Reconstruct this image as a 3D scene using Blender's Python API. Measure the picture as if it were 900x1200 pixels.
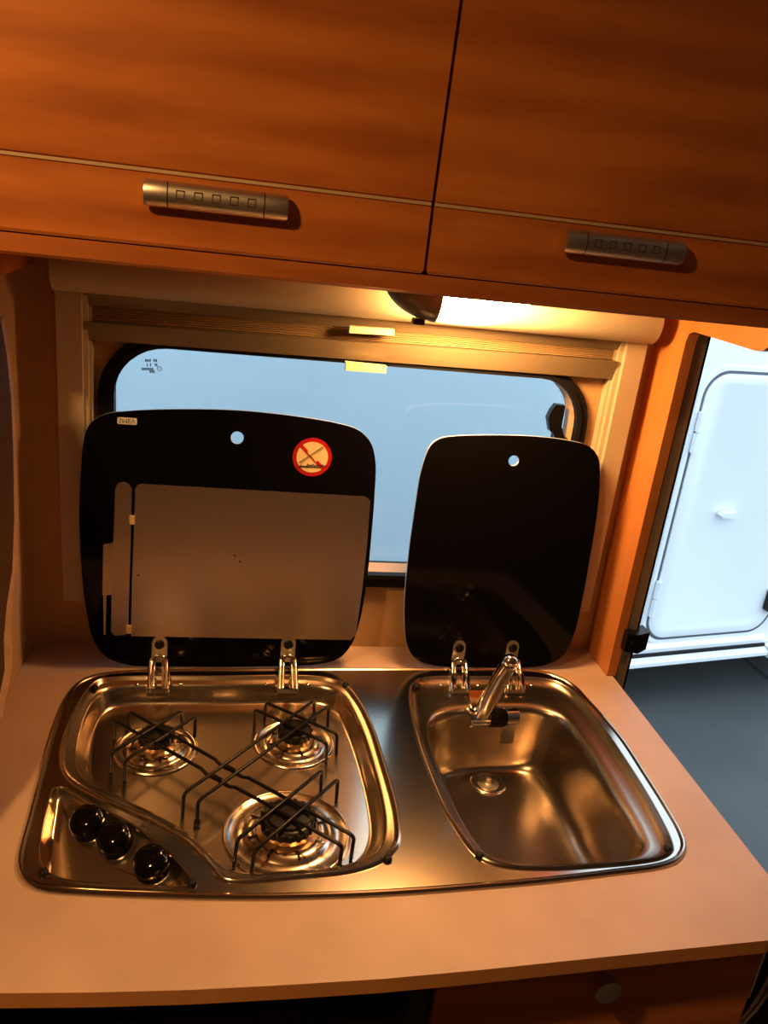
import bpy, bmesh, math, random
import numpy as np
from mathutils import Vector, Matrix
from mathutils.geometry import delaunay_2d_cdt
random.seed(7)

# ------------------------------------------------------------------ clear
for o in list(bpy.data.objects):
    bpy.data.objects.remove(o, do_unlink=True)
scene = bpy.context.scene
col = scene.collection

# ------------------------------------------------------------------ camera
F_PX = 965.11
CAM = np.array([0.0, -1.12, 1.55])
EUL = (1.21540816, -0.11103908, -0.17242364)
cam = bpy.data.cameras.new('camera')
cam.sensor_fit = 'VERTICAL'
cam.sensor_height = 36.0
cam.lens = F_PX / 1200 * 36.0
cam.clip_start = 0.02
camo = bpy.data.objects.new('camera', cam)
camo.location = CAM
camo.rotation_euler = EUL
col.objects.link(camo)
scene.camera = camo

# ------------------------------------------------------------------ world, lights, exposure
world = bpy.data.worlds.new('hall_light')
scene.world = world
world.use_nodes = True
bg = world.node_tree.nodes['Background']
bg.inputs['Color'].default_value = (0.66, 0.84, 1.0, 1)
bg.inputs['Strength'].default_value = 2.6
scene.view_settings.view_transform = 'Standard'
scene.view_settings.look = 'None'
scene.view_settings.gamma = 1.0
scene.view_settings.exposure = 0.0
scene.view_settings.use_curve_mapping = False

LAMP_POWER = 160.0          # emission of the lamp glass under the cabinet
CEIL_POWER = 10.0            # watts of the ceiling spot
WARM = (1.0, 0.52, 0.17)

# ------------------------------------------------------------------ pixel rays
def _rot(e):
    a, b, c = e
    Rx = np.array([[1, 0, 0], [0, math.cos(a), -math.sin(a)], [0, math.sin(a), math.cos(a)]])
    Ry = np.array([[math.cos(b), 0, math.sin(b)], [0, 1, 0], [-math.sin(b), 0, math.cos(b)]])
    Rz = np.array([[math.cos(c), -math.sin(c), 0], [math.sin(c), math.cos(c), 0], [0, 0, 1]])
    return Rz @ Ry @ Rx
ROT = _rot(EUL)
def ray(q):
    return ROT @ np.array([(q[0] - 450) / F_PX, -(q[1] - 600) / F_PX, -1.0])
def onplane(q, P, n):
    d = ray(q); n = np.array(n, float); P = np.array(P, float)
    return CAM + d * (((P - CAM) @ n) / (d @ n))
def onx(q, v): return onplane(q, (v, 0, 0), (1, 0, 0))
def ony(q, v): return onplane(q, (0, v, 0), (0, 1, 0))
def onz(q, v): return onplane(q, (0, 0, v), (0, 0, 1))

# ------------------------------------------------------------------ materials
MATS = {}
def new_mat(name):
    m = bpy.data.materials.new(name); m.use_nodes = True
    MATS[name] = m
    nt = m.node_tree
    return m, nt, nt.nodes['Principled BSDF']
def simple(name, rgb, rough=0.5, metal=0.0, noise=0.0, nscale=40.0, bump=0.0, spec=0.5, coat=0.0, stretch=(1, 1, 1)):
    m, nt, b = new_mat(name)
    b.inputs['Roughness'].default_value = rough
    b.inputs['Metallic'].default_value = metal
    b.inputs['Specular IOR Level'].default_value = spec
    b.inputs['Coat Weight'].default_value = coat
    b.inputs['Coat Roughness'].default_value = 0.08
    tc = nt.nodes.new('ShaderNodeTexCoord')
    mp = nt.nodes.new('ShaderNodeMapping'); mp.inputs['Scale'].default_value = stretch
    nz = nt.nodes.new('ShaderNodeTexNoise'); nz.inputs['Scale'].default_value = nscale; nz.inputs['Detail'].default_value = 5
    nt.links.new(tc.outputs['Object'], mp.inputs['Vector']); nt.links.new(mp.outputs['Vector'], nz.inputs['Vector'])
    rp = nt.nodes.new('ShaderNodeValToRGB')
    lo = [max(0, c * (1 - noise)) for c in rgb]; hi = [min(1, c * (1 + noise)) for c in rgb]
    rp.color_ramp.elements[0].position = 0.3; rp.color_ramp.elements[0].color = (*lo, 1)
    rp.color_ramp.elements[1].position = 0.7; rp.color_ramp.elements[1].color = (*hi, 1)
    nt.links.new(nz.outputs['Fac'], rp.inputs['Fac']); nt.links.new(rp.outputs['Color'], b.inputs['Base Color'])
    if bump > 0:
        bp = nt.nodes.new('ShaderNodeBump'); bp.inputs['Strength'].default_value = bump; bp.inputs['Distance'].default_value = 0.002
        nt.links.new(nz.outputs['Fac'], bp.inputs['Height']); nt.links.new(bp.outputs['Normal'], b.inputs['Normal'])
    return m
def wood(name, dark, light, rough=0.35, scale=(1.6, 6, 9), vertical=False):
    m, nt, b = new_mat(name)
    tc = nt.nodes.new('ShaderNodeTexCoord')
    mp = nt.nodes.new('ShaderNodeMapping')
    sc = scale if not vertical else (9, 6, 1.6)
    mp.inputs['Scale'].default_value = sc
    n1 = nt.nodes.new('ShaderNodeTexNoise'); n1.inputs['Scale'].default_value = 1.1; n1.inputs['Detail'].default_value = 3; n1.inputs['Distortion'].default_value = 1.2
    wv = nt.nodes.new('ShaderNodeTexWave'); wv.wave_type = 'BANDS'; wv.bands_direction = 'X' if vertical else 'Z'
    wv.inputs['Scale'].default_value = 0.75; wv.inputs['Distortion'].default_value = 6; wv.inputs['Detail'].default_value = 1.5; wv.inputs['Detail Scale'].default_value = 0.45
    n2 = nt.nodes.new('ShaderNodeTexNoise'); n2.inputs['Scale'].default_value = 14; n2.inputs['Detail'].default_value = 6
    mp2 = nt.nodes.new('ShaderNodeMapping'); mp2.inputs['Scale'].default_value = (1, 5, 8) if not vertical else (8, 5, 1)
    L = nt.links.new
    L(tc.outputs['Object'], mp.inputs['Vector']); L(mp.outputs['Vector'], n1.inputs['Vector']); L(mp.outputs['Vector'], wv.inputs['Vector'])
    L(tc.outputs['Object'], mp2.inputs['Vector']); L(mp2.outputs['Vector'], n2.inputs['Vector'])
    mx = nt.nodes.new('ShaderNodeMath'); mx.operation = 'MULTIPLY_ADD'; mx.inputs[1].default_value = 0.22
    L(wv.outputs['Fac'], mx.inputs[0]); L(n1.outputs['Fac'], mx.inputs[2])
    mx2 = nt.nodes.new('ShaderNodeMath'); mx2.operation = 'MULTIPLY_ADD'; mx2.inputs[1].default_value = 0.34
    L(n2.outputs['Fac'], mx2.inputs[0]); L(mx.outputs[0], mx2.inputs[2])
    rp = nt.nodes.new('ShaderNodeValToRGB')
    rp.color_ramp.elements[0].position = 0.45; rp.color_ramp.elements[0].color = (*dark, 1)
    rp.color_ramp.elements[1].position = 1.0; rp.color_ramp.elements[1].color = (*light, 1)
    L(mx2.outputs[0], rp.inputs['Fac']); L(rp.outputs['Color'], b.inputs['Base Color'])
    b.inputs['Roughness'].default_value = rough
    return m
def steel(name, rgb, rough, streak=(1, 60, 60), var=0.08, aniso=0.0, cv=0.10):
    m, nt, b = new_mat(name)
    b.inputs['Metallic'].default_value = 1.0
    b.inputs['Anisotropic'].default_value = aniso
    if cv == 0:
        b.inputs['Base Color'].default_value = (*rgb, 1); b.inputs['Roughness'].default_value = rough
        return m
    tc = nt.nodes.new('ShaderNodeTexCoord'); mp = nt.nodes.new('ShaderNodeMapping'); mp.inputs['Scale'].default_value = streak
    nz = nt.nodes.new('ShaderNodeTexNoise'); nz.inputs['Scale'].default_value = 12; nz.inputs['Detail'].default_value = 6
    L = nt.links.new
    L(tc.outputs['Object'], mp.inputs['Vector']); L(mp.outputs['Vector'], nz.inputs['Vector'])
    mr = nt.nodes.new('ShaderNodeMapRange'); mr.inputs['To Min'].default_value = rough - var; mr.inputs['To Max'].default_value = rough + var
    L(nz.outputs['Fac'], mr.inputs['Value']); L(mr.outputs['Result'], b.inputs['Roughness'])
    rp = nt.nodes.new('ShaderNodeValToRGB')
    rp.color_ramp.elements[0].color = (*[c * (1 - cv) for c in rgb], 1); rp.color_ramp.elements[1].color = (*[min(1, c * (1 + cv * .7)) for c in rgb], 1)
    L(nz.outputs['Fac'], rp.inputs['Fac']); L(rp.outputs['Color'], b.inputs['Base Color'])
    return m
def emis(name, rgb, strength):
    m, nt, b = new_mat(name)
    b.inputs['Base Color'].default_value = (0.8, 0.8, 0.8, 1)
    b.inputs['Emission Color'].default_value = (*rgb, 1)
    b.inputs['Emission Strength'].default_value = strength
    return m

M_DOOR = wood('alder_wood_door', (0.40, 0.108, 0.020), (0.72, 0.235, 0.048), 0.36)
M_WOODV = wood('alder_wood_upright', (0.46, 0.16, 0.04), (0.62, 0.235, 0.062), 0.38, vertical=True)
M_WOODH = wood('alder_wood_rail', (0.38, 0.105, 0.02), (0.64, 0.215, 0.05), 0.36)
M_TOP = simple('worktop_laminate', (0.50, 0.345, 0.27), 0.5, noise=0.09, nscale=9, spec=0.3)
M_TOPEDGE = simple('worktop_edge', (0.74, 0.34, 0.12), 0.42, noise=0.06, nscale=20)
M_WALL = simple('wall_vinyl', (0.52, 0.31, 0.155), 0.62, noise=0.05, nscale=30, bump=0.05)
M_WALLD = simple('partition_vinyl', (0.50, 0.30, 0.15), 0.65, noise=0.05, nscale=30)
M_ROOM = simple('room_lining', (0.20, 0.12, 0.07), 0.7, noise=0.04, nscale=10)
M_CEIL = simple('ceiling_lining', (0.60, 0.52, 0.42), 0.7, noise=0.03, nscale=10)
M_CFLOOR = simple('camper_floor', (0.06, 0.045, 0.03), 0.5, noise=0.15, nscale=20)
M_BLIND = simple('blind_plastic', (0.52, 0.42, 0.29), 0.42, noise=0.02, nscale=30)
M_BLINDBAR = simple('blind_bar', (0.19, 0.135, 0.08), 0.32, noise=0.02, nscale=30)
M_BLINDFAB = simple('blind_fabric', (0.46, 0.30, 0.15), 0.8, noise=0.1, nscale=200)
M_TAB = simple('pull_tab', (0.78, 0.70, 0.45), 0.45)
M_RUBBER = simple('black_rubber', (0.008, 0.007, 0.007), 0.55, noise=0.1, spec=0.2)
M_BLACKPL = simple('black_plastic', (0.006, 0.005, 0.005), 0.3, noise=0.1, spec=0.25)
M_KNOB = simple('black_gloss_knob', (0.003, 0.0026, 0.0026), 0.09, spec=0.32)
M_IRON = simple('black_enamel_wire', (0.006, 0.0045, 0.004), 0.3, noise=0.2, spec=0.22)
M_CAST = simple('burner_black', (0.006, 0.005, 0.0045), 0.34, noise=0.3, nscale=90, spec=0.3)
M_STEEL = steel('brushed_steel', (0.50, 0.445, 0.39), 0.18, streak=(1, 140, 140), var=0.012, cv=0.025)
M_BASIN = steel('pressed_steel', (0.68, 0.57, 0.44), 0.20, cv=0)
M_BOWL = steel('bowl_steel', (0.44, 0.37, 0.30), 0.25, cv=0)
M_DISH = steel('burner_dish', (0.68, 0.59, 0.48), 0.21, cv=0)
M_CHROME = steel('chrome', (0.82, 0.78, 0.72), 0.10, cv=0)
M_ALU = steel('aluminium_shield', (0.66, 0.56, 0.49), 0.30, streak=(70, 70, 2), var=0.03, cv=0.04)
M_BRASS = steel('burner_brass', (0.50, 0.36, 0.22), 0.3, streak=(2, 2, 2), var=0.02, cv=0.05)
M_HANDLE = steel('satin_handle', (0.70, 0.64, 0.56), 0.38, var=0.04)
M_INLAY = simple('inlay_strip', (0.62, 0.46, 0.28), 0.35)
M_GROOVE = simple('dark_groove', (0.03, 0.018, 0.010), 0.6)
M_LIDGLASS = simple('black_printed_glass', (0.003, 0.0026, 0.0024), 0.07, spec=0.14)
M_LIDEDGE = simple('glass_edge', (0.60, 0.66, 0.66), 0.12, spec=0.6)
M_RED = simple('sticker_red', (0.42, 0.008, 0.010), 0.4)
M_CREAM = simple('sticker_cream', (0.80, 0.62, 0.36), 0.45)
M_INK = simple('sticker_ink', (0.02, 0.015, 0.01), 0.5)
M_WHITE = simple('badge_white', (0.92, 0.94, 0.96), 0.4)
M_CAMPER = simple('camper_white', (0.84, 0.86, 0.88), 0.32, noise=0.01, nscale=3, coat=0.3)
M_HATCH = simple('hatch_white', (0.82, 0.85, 0.88), 0.35, noise=0.01, nscale=3)
M_GREYSEAL = simple('grey_seal', (0.09, 0.10, 0.12), 0.5)
M_JAMB = simple('jamb_grey', (0.30, 0.24, 0.18), 0.4, noise=0.05)
M_GROUND = simple('hall_floor', (0.058, 0.061, 0.060), 0.6, noise=0.16, nscale=2.2)
M_JOINT = simple('floor_joint', (0.02, 0.022, 0.026), 0.7)
M_CURTAIN = simple('curtain_cloth', (0.07, 0.032, 0.016), 0.85, noise=0.12, nscale=80)
M_HEM = simple('curtain_hem', (0.52, 0.34, 0.24), 0.8, noise=0.10, nscale=60)
M_LAMPBODY = simple('lamp_housing', (0.10, 0.085, 0.07), 0.36, noise=0.03)
M_LAMP = emis('lamp_glass_lit', (1.0, 0.54, 0.18), LAMP_POWER)
M_CLAMP = emis('ceiling_lamp_lit', WARM, 12.0)
M_STAMP = simple('window_print', (0.24, 0.44, 0.55), 0.5)
M_FRIDGE = simple('fridge_front', (0.012, 0.010, 0.009), 0.25, coat=0.2)
def make_pane():
    m, nt, b = new_mat('tinted_acrylic')
    out = nt.nodes['Material Output']
    tr = nt.nodes.new('ShaderNodeBsdfTransparent'); tr.inputs['Color'].default_value = (0.78, 0.86, 0.89, 1)
    gl = nt.nodes.new('ShaderNodeBsdfGlossy'); gl.inputs['Roughness'].default_value = 0.04
    mx = nt.nodes.new('ShaderNodeMixShader'); mx.inputs['Fac'].default_value = 0.05
    nt.links.new(tr.outputs[0], mx.inputs[1]); nt.links.new(gl.outputs[0], mx.inputs[2]); nt.links.new(mx.outputs[0], out.inputs['Surface'])
    return m
M_PANE = make_pane()

# ------------------------------------------------------------------ mesh builder
WLOC = {}
class MB:
    def __init__(s):
        s.v = []; s.f = []; s.m = []; s.mi = 0
    def add(s, vs, fs):
        o = len(s.v)
        s.v += [tuple(map(float, p)) for p in vs]
        s.f += [tuple(i + o for i in f) for f in fs]; s.m += [s.mi] * len(fs)
        return s
    def box(s, x0, x1, y0, y1, z0, z1, bev=0.0):
        if bev > 0:
            return s.prism([(x0 + bev, z0), (x1 - bev, z0), (x1, z0 + bev), (x1, z1 - bev), (x1 - bev, z1), (x0 + bev, z1), (x0, z1 - bev), (x0, z0 + bev)],
                           lambda a, b, t: (a, y0 + (y1 - y0) * t, b))
        vs = [(x, y, z) for z in (z0, z1) for y in (y0, y1) for x in (x0, x1)]
        return s.add(vs, [(0, 2, 3, 1), (4, 5, 7, 6), (0, 1, 5, 4), (2, 6, 7, 3), (0, 4, 6, 2), (1, 3, 7, 5)])
    def prism(s, outline, fn, ts=(0, 1)):
        """closed 2-D outline swept through fn(a,b,t) for each t, capped"""
        n = len(outline); vs = []; fs = []
        for t in ts: vs += [fn(a, b, t) for a, b in outline]
        for k in range(len(ts) - 1):
            for i in range(n):
                j = (i + 1) % n
                fs.append((k * n + i, k * n + j, (k + 1) * n + j, (k + 1) * n + i))
        fs.append(tuple(range(n))[::-1]); fs.append(tuple((len(ts) - 1) * n + i for i in range(n)))
        return s.add(vs, fs)
    def loft(s, loops, cap0=False, cap1=False):
        n = len(loops[0]); vs = [p for l in loops for p in l]; fs = []
        for k in range(len(loops) - 1):
            for i in range(n):
                j = (i + 1) % n
                fs.append((k * n + i, k * n + j, (k + 1) * n + j, (k + 1) * n + i))
        if cap0: fs.append(tuple(range(n))[::-1])
        if cap1: fs.append(tuple((len(loops) - 1) * n + i for i in range(n)))
        return s.add(vs, fs)
    def tube(s, path, r, n=8, cap=True):
        P = [Vector(p) for p in path]; loops = []
        rr = r if isinstance(r, (list, tuple)) else [r] * len(P)
        up = None
        for i, p in enumerate(P):
            a = P[max(0, i - 1)]; b = P[min(len(P) - 1, i + 1)]
            t = (b - a).normalized()
            if up is None:
                up = Vector((0, 0, 1)) if abs(t.z) < 0.9 else Vector((1, 0, 0))
            u = (up - t * up.dot(t)).normalized(); w = t.cross(u); up = u
            loops.append([p + (u * math.cos(q) + w * math.sin(q)) * rr[i] for q in [2 * math.pi * k / n for k in range(n)]])
        return s.loft(loops, cap, cap)
    def lathe(s, prof, c, axis=(0, 0, 1), n=32, cap0=True, cap1=True):
        """prof: (radius, height) pairs"""
        a = Vector(axis).normalized()
        u = Vector((1, 0, 0)); u = (u - a * u.dot(a))
        if u.length < .1: u = Vector((0, 1, 0)) - a * a.y
        u.normalize(); w = a.cross(u); c = Vector(c)
        loops = [[c + a * h + (u * math.cos(q) + w * math.sin(q)) * r for q in [2 * math.pi * k / n for k in range(n)]] for r, h in prof]
        return s.loft(loops, cap0, cap1)
    def cdt(s, loops2, z):
        """flat polygon, first loop outer, others holes; z(a,b)->3-D point"""
        pts = []; edges = []
        for l in loops2:
            o = len(pts); pts += [Vector((float(a), float(b))) for a, b in l]
            edges += [(o + i, o + (i + 1) % len(l)) for i in range(len(l))]
        r = delaunay_2d_cdt(pts, edges, [], 0, 1e-7)
        V, T = r[0], r[2]
        def inside(p, l):
            c = False; n = len(l)
            for i in range(n):
                x1, y1 = l[i]; x2, y2 = l[(i + 1) % n]
                if (y1 > p[1]) != (y2 > p[1]) and p[0] < (x2 - x1) * (p[1] - y1) / (y2 - y1) + x1: c = not c
            return c
        fs = []
        for t in T:
            m = sum((V[i] for i in t), Vector((0, 0))) / len(t)
            if inside(m, loops2[0]) and not any(inside(m, h) for h in loops2[1:]): fs.append(tuple(t))
        return s.add([z(v.x, v.y) for v in V], fs)
    def plate(s, loops2, fn, side_mi=None, back_mi=None):
        """solid plate with holes: fn(a,b,t) t=0 front, 1 back"""
        old = s.mi
        s.cdt(loops2, lambda a, b: fn(a, b, 0))
        if back_mi is not None: s.mi = back_mi
        s.cdt(loops2, lambda a, b: fn(a, b, 1)); s.mi = old
        if side_mi is not None: s.mi = side_mi
        for l in loops2:
            n = len(l)
            s.add([fn(a, b, 0) for a, b in l] + [fn(a, b, 1) for a, b in l], [(i, (i + 1) % n, n + (i + 1) % n, n + i) for i in range(n)])
        s.mi = old
        return s
    def build(s, name, mats, parent=None, smooth=40, kind=None, label=None, weld=True):
        v = np.array(s.v); c = (v.min(0) + v.max(0)) / 2
        me = bpy.data.meshes.new(name)
        me.from_pydata([tuple(p) for p in (v - c)], [], s.f)
        if not isinstance(mats, (list, tuple)): mats = [mats]
        for m in mats: me.materials.append(m)
        me.polygons.foreach_set('material_index', s.m)
        bm = bmesh.new(); bm.from_mesh(me)
        if weld: bmesh.ops.remove_doubles(bm, verts=bm.verts, dist=1e-6)
        bmesh.ops.recalc_face_normals(bm, faces=bm.faces)
        bm.to_mesh(me); bm.free()
        if smooth:
            me.shade_smooth(); me.set_sharp_from_angle(angle=math.radians(smooth))
        me.update()
        o = bpy.data.objects.new(name, me); col.objects.link(o)
        return attach(o, Vector(c), parent, kind, label)
def attach(o, wloc, parent=None, kind=None, label=None):
    WLOC[o.name] = Vector(wloc)
    if parent is not None:
        o.parent = parent; o.location = Vector(wloc) - WLOC[parent.name]
    else:
        o.location = wloc
    if kind: o['kind'] = kind
    if label: o['label'] = label
    return o
def tag(o, label, cat, group=None):
    o['label'] = label; o['category'] = cat
    if group: o['group'] = group
    return o
def thing(name, label, cat, loc, group=None):
    o = bpy.data.objects.new(name, None); col.objects.link(o); o.empty_display_size = 0.05
    attach(o, loc); return tag(o, label, cat, group)
def rep(src, wloc, parent):
    """another part sharing the mesh of src"""
    o = src.copy(); col.objects.link(o); return attach(o, wloc, parent)

# ------------------------------------------------------------------ 2-D helpers
def rrect(x0, x1, y0, y1, r, n=8):
    if not isinstance(r, (tuple, list)): r = (r,) * 4
    pts = []
    for (cx, cy, a, rr) in ((x1 - r[0], y0 + r[0], -90, r[0]), (x1 - r[1], y1 - r[1], 0, r[1]), (x0 + r[2], y1 - r[2], 90, r[2]), (x0 + r[3], y0 + r[3], 180, r[3])):
        for k in range(n + 1):
            q = math.radians(a + 90 * k / n); pts.append((cx + rr * math.cos(q), cy + rr * math.sin(q)))
    return pts
def circ(cx, cy, r, n=24): return [(cx + r * math.cos(2 * math.pi * k / n), cy + r * math.sin(2 * math.pi * k / n)) for k in range(n)]
def catmull(pts, k=8):
    out = []; n = len(pts); P = [np.array(p, float) for p in pts]
    for i in range(n):
        a, b, c, d = P[i - 1], P[i], P[(i + 1) % n], P[(i + 2) % n]
        # centripetal spline
        def tj(ti, p, q): return ti + max(1e-9, np.linalg.norm(q - p)) ** 0.5
        t0 = 0; t1 = tj(t0, a, b); t2 = tj(t1, b, c); t3 = tj(t2, c, d)
        for m in range(k):
            t = t1 + (t2 - t1) * m / k
            A1 = (t1 - t) / (t1 - t0) * a + (t - t0) / (t1 - t0) * b
            A2 = (t2 - t) / (t2 - t1) * b + (t - t1) / (t2 - t1) * c
            A3 = (t3 - t) / (t3 - t2) * c + (t - t2) / (t3 - t2) * d
            B1 = (t2 - t) / (t2 - t0) * A1 + (t - t0) / (t2 - t0) * A2
            B2 = (t3 - t) / (t3 - t1) * A2 + (t - t1) / (t3 - t1) * A3
            out.append((t2 - t) / (t2 - t1) * B1 + (t - t1) / (t2 - t1) * B2)
    return out
def polar(pts, c, N=144):
    """resample a star-shaped closed outline at N angles about c"""
    P = [np.array(p, float)[:2] - c for p in pts]; out = []
    for k in range(N):
        q = 2 * math.pi * k / N; d = np.array([math.cos(q), math.sin(q)]); best = 0
        for i in range(len(P)):
            a = P[i]; b = P[(i + 1) % len(P)]; e = b - a
            den = d[0] * -e[1] + d[1] * e[0]
            if abs(den) < 1e-12: continue
            t = (a[0] * -e[1] + a[1] * e[0]) / den
            u = (d[0] * a[1] - d[1] * a[0]) / den
            if -1e-9 <= u <= 1 + 1e-9 and t > best: best = t
        out.append(c + d * best)
    return np.array(out)
def inset(L, d):
    n = len(L); out = []
    for i in range(n):
        t = L[(i + 1) % n] - L[i - 1]; t = t / np.linalg.norm(t)
        out.append(L[i] + d * np.array([-t[1], t[0]]))   # counter-clockwise loop: left is inside
    return np.array(out)
def lift(L, z): return [(p[0], p[1], z) for p in L]

# ================================================================== SETTING
FZ = 0.0                      # camper floor
GZ = -0.50                    # hall floor outside
TOPZ = 0.900                  # worktop
# window opening and doorway in the back wall
WIN_O = rrect(-0.160, 0.531, 1.008, 1.362, 0.085)
WIN_I = rrect(-0.139, 0.513, 1.030, 1.346, 0.068)
DOOR_H = rrect(0.6526, 1.32, -0.02, 1.80, 0.02)
b = MB()
b.plate([[(-1.7, FZ - 0.06), (1.75, FZ - 0.06), (1.75, 1.97), (-1.7, 1.97)], rrect(-0.153, 0.513, 1.030, 1.346, 0.068), DOOR_H], lambda a, c, t: (a, 0.034 * t, c), back_mi=1)
wall_back = b.build('wall_back', [M_WALL, M_CAMPER], kind='structure', smooth=0)
MB().box(-1.7, 1.75, -2.3, 0.0, FZ - 0.06, FZ).build('floor', M_CFLOOR, kind='structure', smooth=0)
MB().box(-1.7, 1.75, -2.3, 0.034, 1.97, 2.0).build('ceiling', M_CEIL, kind='structure', smooth=0)
MB().box(-1.73, -1.7, -2.3, 0.034, FZ - 0.06, 2.0).build('wall_left', M_ROOM, kind='structure', smooth=0)
MB().box(1.75, 1.78, -2.3, 0.034, FZ - 0.06, 2.0).build('wall_right', M_ROOM, kind='structure', smooth=0)
MB().box(-1.73, 1.78, -2.33, -2.3, FZ - 0.06, 2.0).build('wall_front', M_ROOM, kind='structure', smooth=0)
# partition at the left end of the worktop, with a soft inner corner
b = MB()
cr = 0.03
o2 = [(-0.29, -0.44), (-0.256, -0.44), (-0.256, -cr)] + [(-0.256 + cr - cr * math.cos(math.radians(q)), -cr + cr * math.sin(math.radians(q))) for q in range(10, 91, 10)] + [(-0.29, 0.0)]
b.prism(o2, lambda a, c, t: (a, c, FZ + (1.4355 - FZ) * t))
b.build('wall_side', M_WALLD, kind='structure', smooth=50)
# hall floor outside
b = MB().box(-7, 9, -6, 12, GZ - 0.05, GZ)
ground = b.build('ground', M_GROUND, kind='structure', smooth=0)
J1 = onz((873, 772), GZ); J2 = onz((900, 795), GZ)
d = (J2 - J1) / np.linalg.norm(J2 - J1); nn = np.array([-d[1], d[0], 0]) * 0.012
p0 = J1 - d * 2.0; p1 = J1 + d * 3.5
MB().prism([(p0[0] - nn[0], p0[1] - nn[1]), (p0[0] + nn[0], p0[1] + nn[1]), (p1[0] + nn[0], p1[1] + nn[1]), (p1[0] - nn[0], p1[1] - nn[1])],
           lambda a, c, t: (a, c, GZ + 0.002 * t)).build('floor_joint', M_JOINT, ground, smooth=0)


# window: rubber ring, reveal seal, tinted pane, printed stamp
win = MB()
def ring(bm, lo, li, y0, y1):
    n = len(lo)
    L = lambda l, y: [(a, y, c) for a, c in l]
    bm.loft([L(lo, y1), L(lo, y0), L(li, y0), L(li, y1)])
    return bm
ring(win, WIN_O, WIN_I, -0.009, 0.0)
# rounded inner bead
ring(win, rrect(-0.146, 0.520, 1.023, 1.353, 0.074), WIN_I, -0.013, -0.008)
window_1 = win.build('window_1', M_RUBBER, kind='structure', smooth=30)
SEAL_O = rrect(-0.160, 0.535, 1.008, 1.364, 0.078); SEAL_I = rrect(-0.143, 0.5165, 1.0285, 1.3445, 0.066)
ring(MB(), SEAL_O, SEAL_I, 0.034, 0.044).build('pane_seal', M_RUBBER, window_1, smooth=30)
pn = MB().plate([rrect(-0.160, 0.535, 1.008, 1.364, 0.078)], lambda a, c, t: (a, 0.046 + 0.004 * t, c)).build('pane', M_PANE, window_1, smooth=0)
# latch lever of the window
lat = [(650.7, 473), (661, 474.5), (659, 486), (656.5, 499), (661, 516), (650, 516), (646, 505), (643, 504), (640.7, 489), (645, 480)]
lw = [ony(q, 0.018) for q in lat]
lb = MB().prism([(p[0], p[2]) for p in lw], lambda a, c, t: (a, 0.012 + 0.012 * t, c))
lb.box(lw[5][0], lw[4][0] + 0.004, 0.010, 0.036, lw[5][2] - 0.035, lw[5][2] + 0.006)
lb.build('window_latch', M_BLACKPL, window_1, smooth=30)
# tiny approval stamp printed on the pane (rows of unreadable type)
sb = MB()
for row, (yy, xa, xb) in enumerate([(422, 170, 187), (427, 172, 185), (432, 166, 180), (435, 173, 182)]):
    n = 7 if row != 3 else 4
    for k in range(n):
        if random.random() < .12: continue
        qa = xa + (xb - xa) * k / n; qb = xa + (xb - xa) * (k + .72) / n
        a_ = ony((qa, yy + 2), 0.045); b_ = ony((qb, yy - 1.3 + .1 * (qb - qa)), 0.045)
        sb.box(a_[0], b_[0], 0.0448, 0.0456, a_[2], b_[2])
cc = ony((187, 432), 0.045)
ring(sb, circ(cc[0], cc[2], .0032, 14), circ(cc[0], cc[2], .0024, 14), .0448, .0456)
sb.build('printed_stamp', M_STAMP, window_1, smooth=0, label='small teal approval stamp printed on the pane')

# doorway jamb next to the wood upright
jb = MB().box(0.6285, 0.6465, -0.080, 0.034, FZ - 0.06, 1.4395, bev=0.002)
trim = jb.build('trim_1', M_JAMB, kind='structure', smooth=30)
MB().box(0.6465, 0.6525, -0.076, 0.050, FZ - 0.06, 1.4395, bev=0.002).build('rubber_seal', M_RUBBER, trim, smooth=30)
# black catch on the jamb
k0 = ony((735, 745), -0.075)
cb = MB().prism([(k0[0] - .012, k0[2] - .016), (k0[0] + .012, k0[2] - .020), (k0[0] + .024, k0[2] - .012), (k0[0] + .024, k0[2] + .018), (k0[0] + .006, k0[2] + .013), (k0[0] - .012, k0[2] + .016)],
                lambda a, c, t: (a, -0.096 + 0.024 * t, c))
cb.lathe([(.004, 0), (.004, .003), (.002, .004)], (k0[0] - .001, -0.096, k0[2]), axis=(0, -1, 0), n=12)
catch = cb.build('door_catch', M_BLACKPL, trim, smooth=30)
MB().box(k0[0] - .004, k0[0] + .004, -0.0815, -0.0775, k0[2] - .048, k0[2] - .022, bev=.001).build('catch_plate', M_HANDLE, trim)

# lower doorway trim at the right end of the base cabinet (bright sill strip and black step seal)
t2 = MB().box(0.6006, 0.668, -0.536, -0.508, 0.0005, 0.868, bev=.004)
tr2 = t2.build('trim_2', M_RUBBER, kind='structure', smooth=30)
MB().box(0.6014, 0.6072, -0.541, -0.5355, 0.771, 0.840, bev=.001).build('bright_strip', M_HATCH, tr2, smooth=30)
for dx, dz, rr in ((0, 0, .0030), (.0085, -.004, .0026)):
    MB().tube([(0.634 + dx, -0.538, 0.862), (0.629 + dx, -0.538, 0.825), (0.6245 + dx, -0.538, 0.797 + dz), (0.6205 + dx, -0.538, 0.770 + dz), (0.6150 + dx, -0.538, 0.750 + dz), (0.6070 + dx * .8, -0.538, 0.733 + dz), (0.6035 + dx * .4, -0.538, 0.722 + dz)], rr, 8).build('step_moulding', M_HANDLE, tr2, smooth=60)

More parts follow.
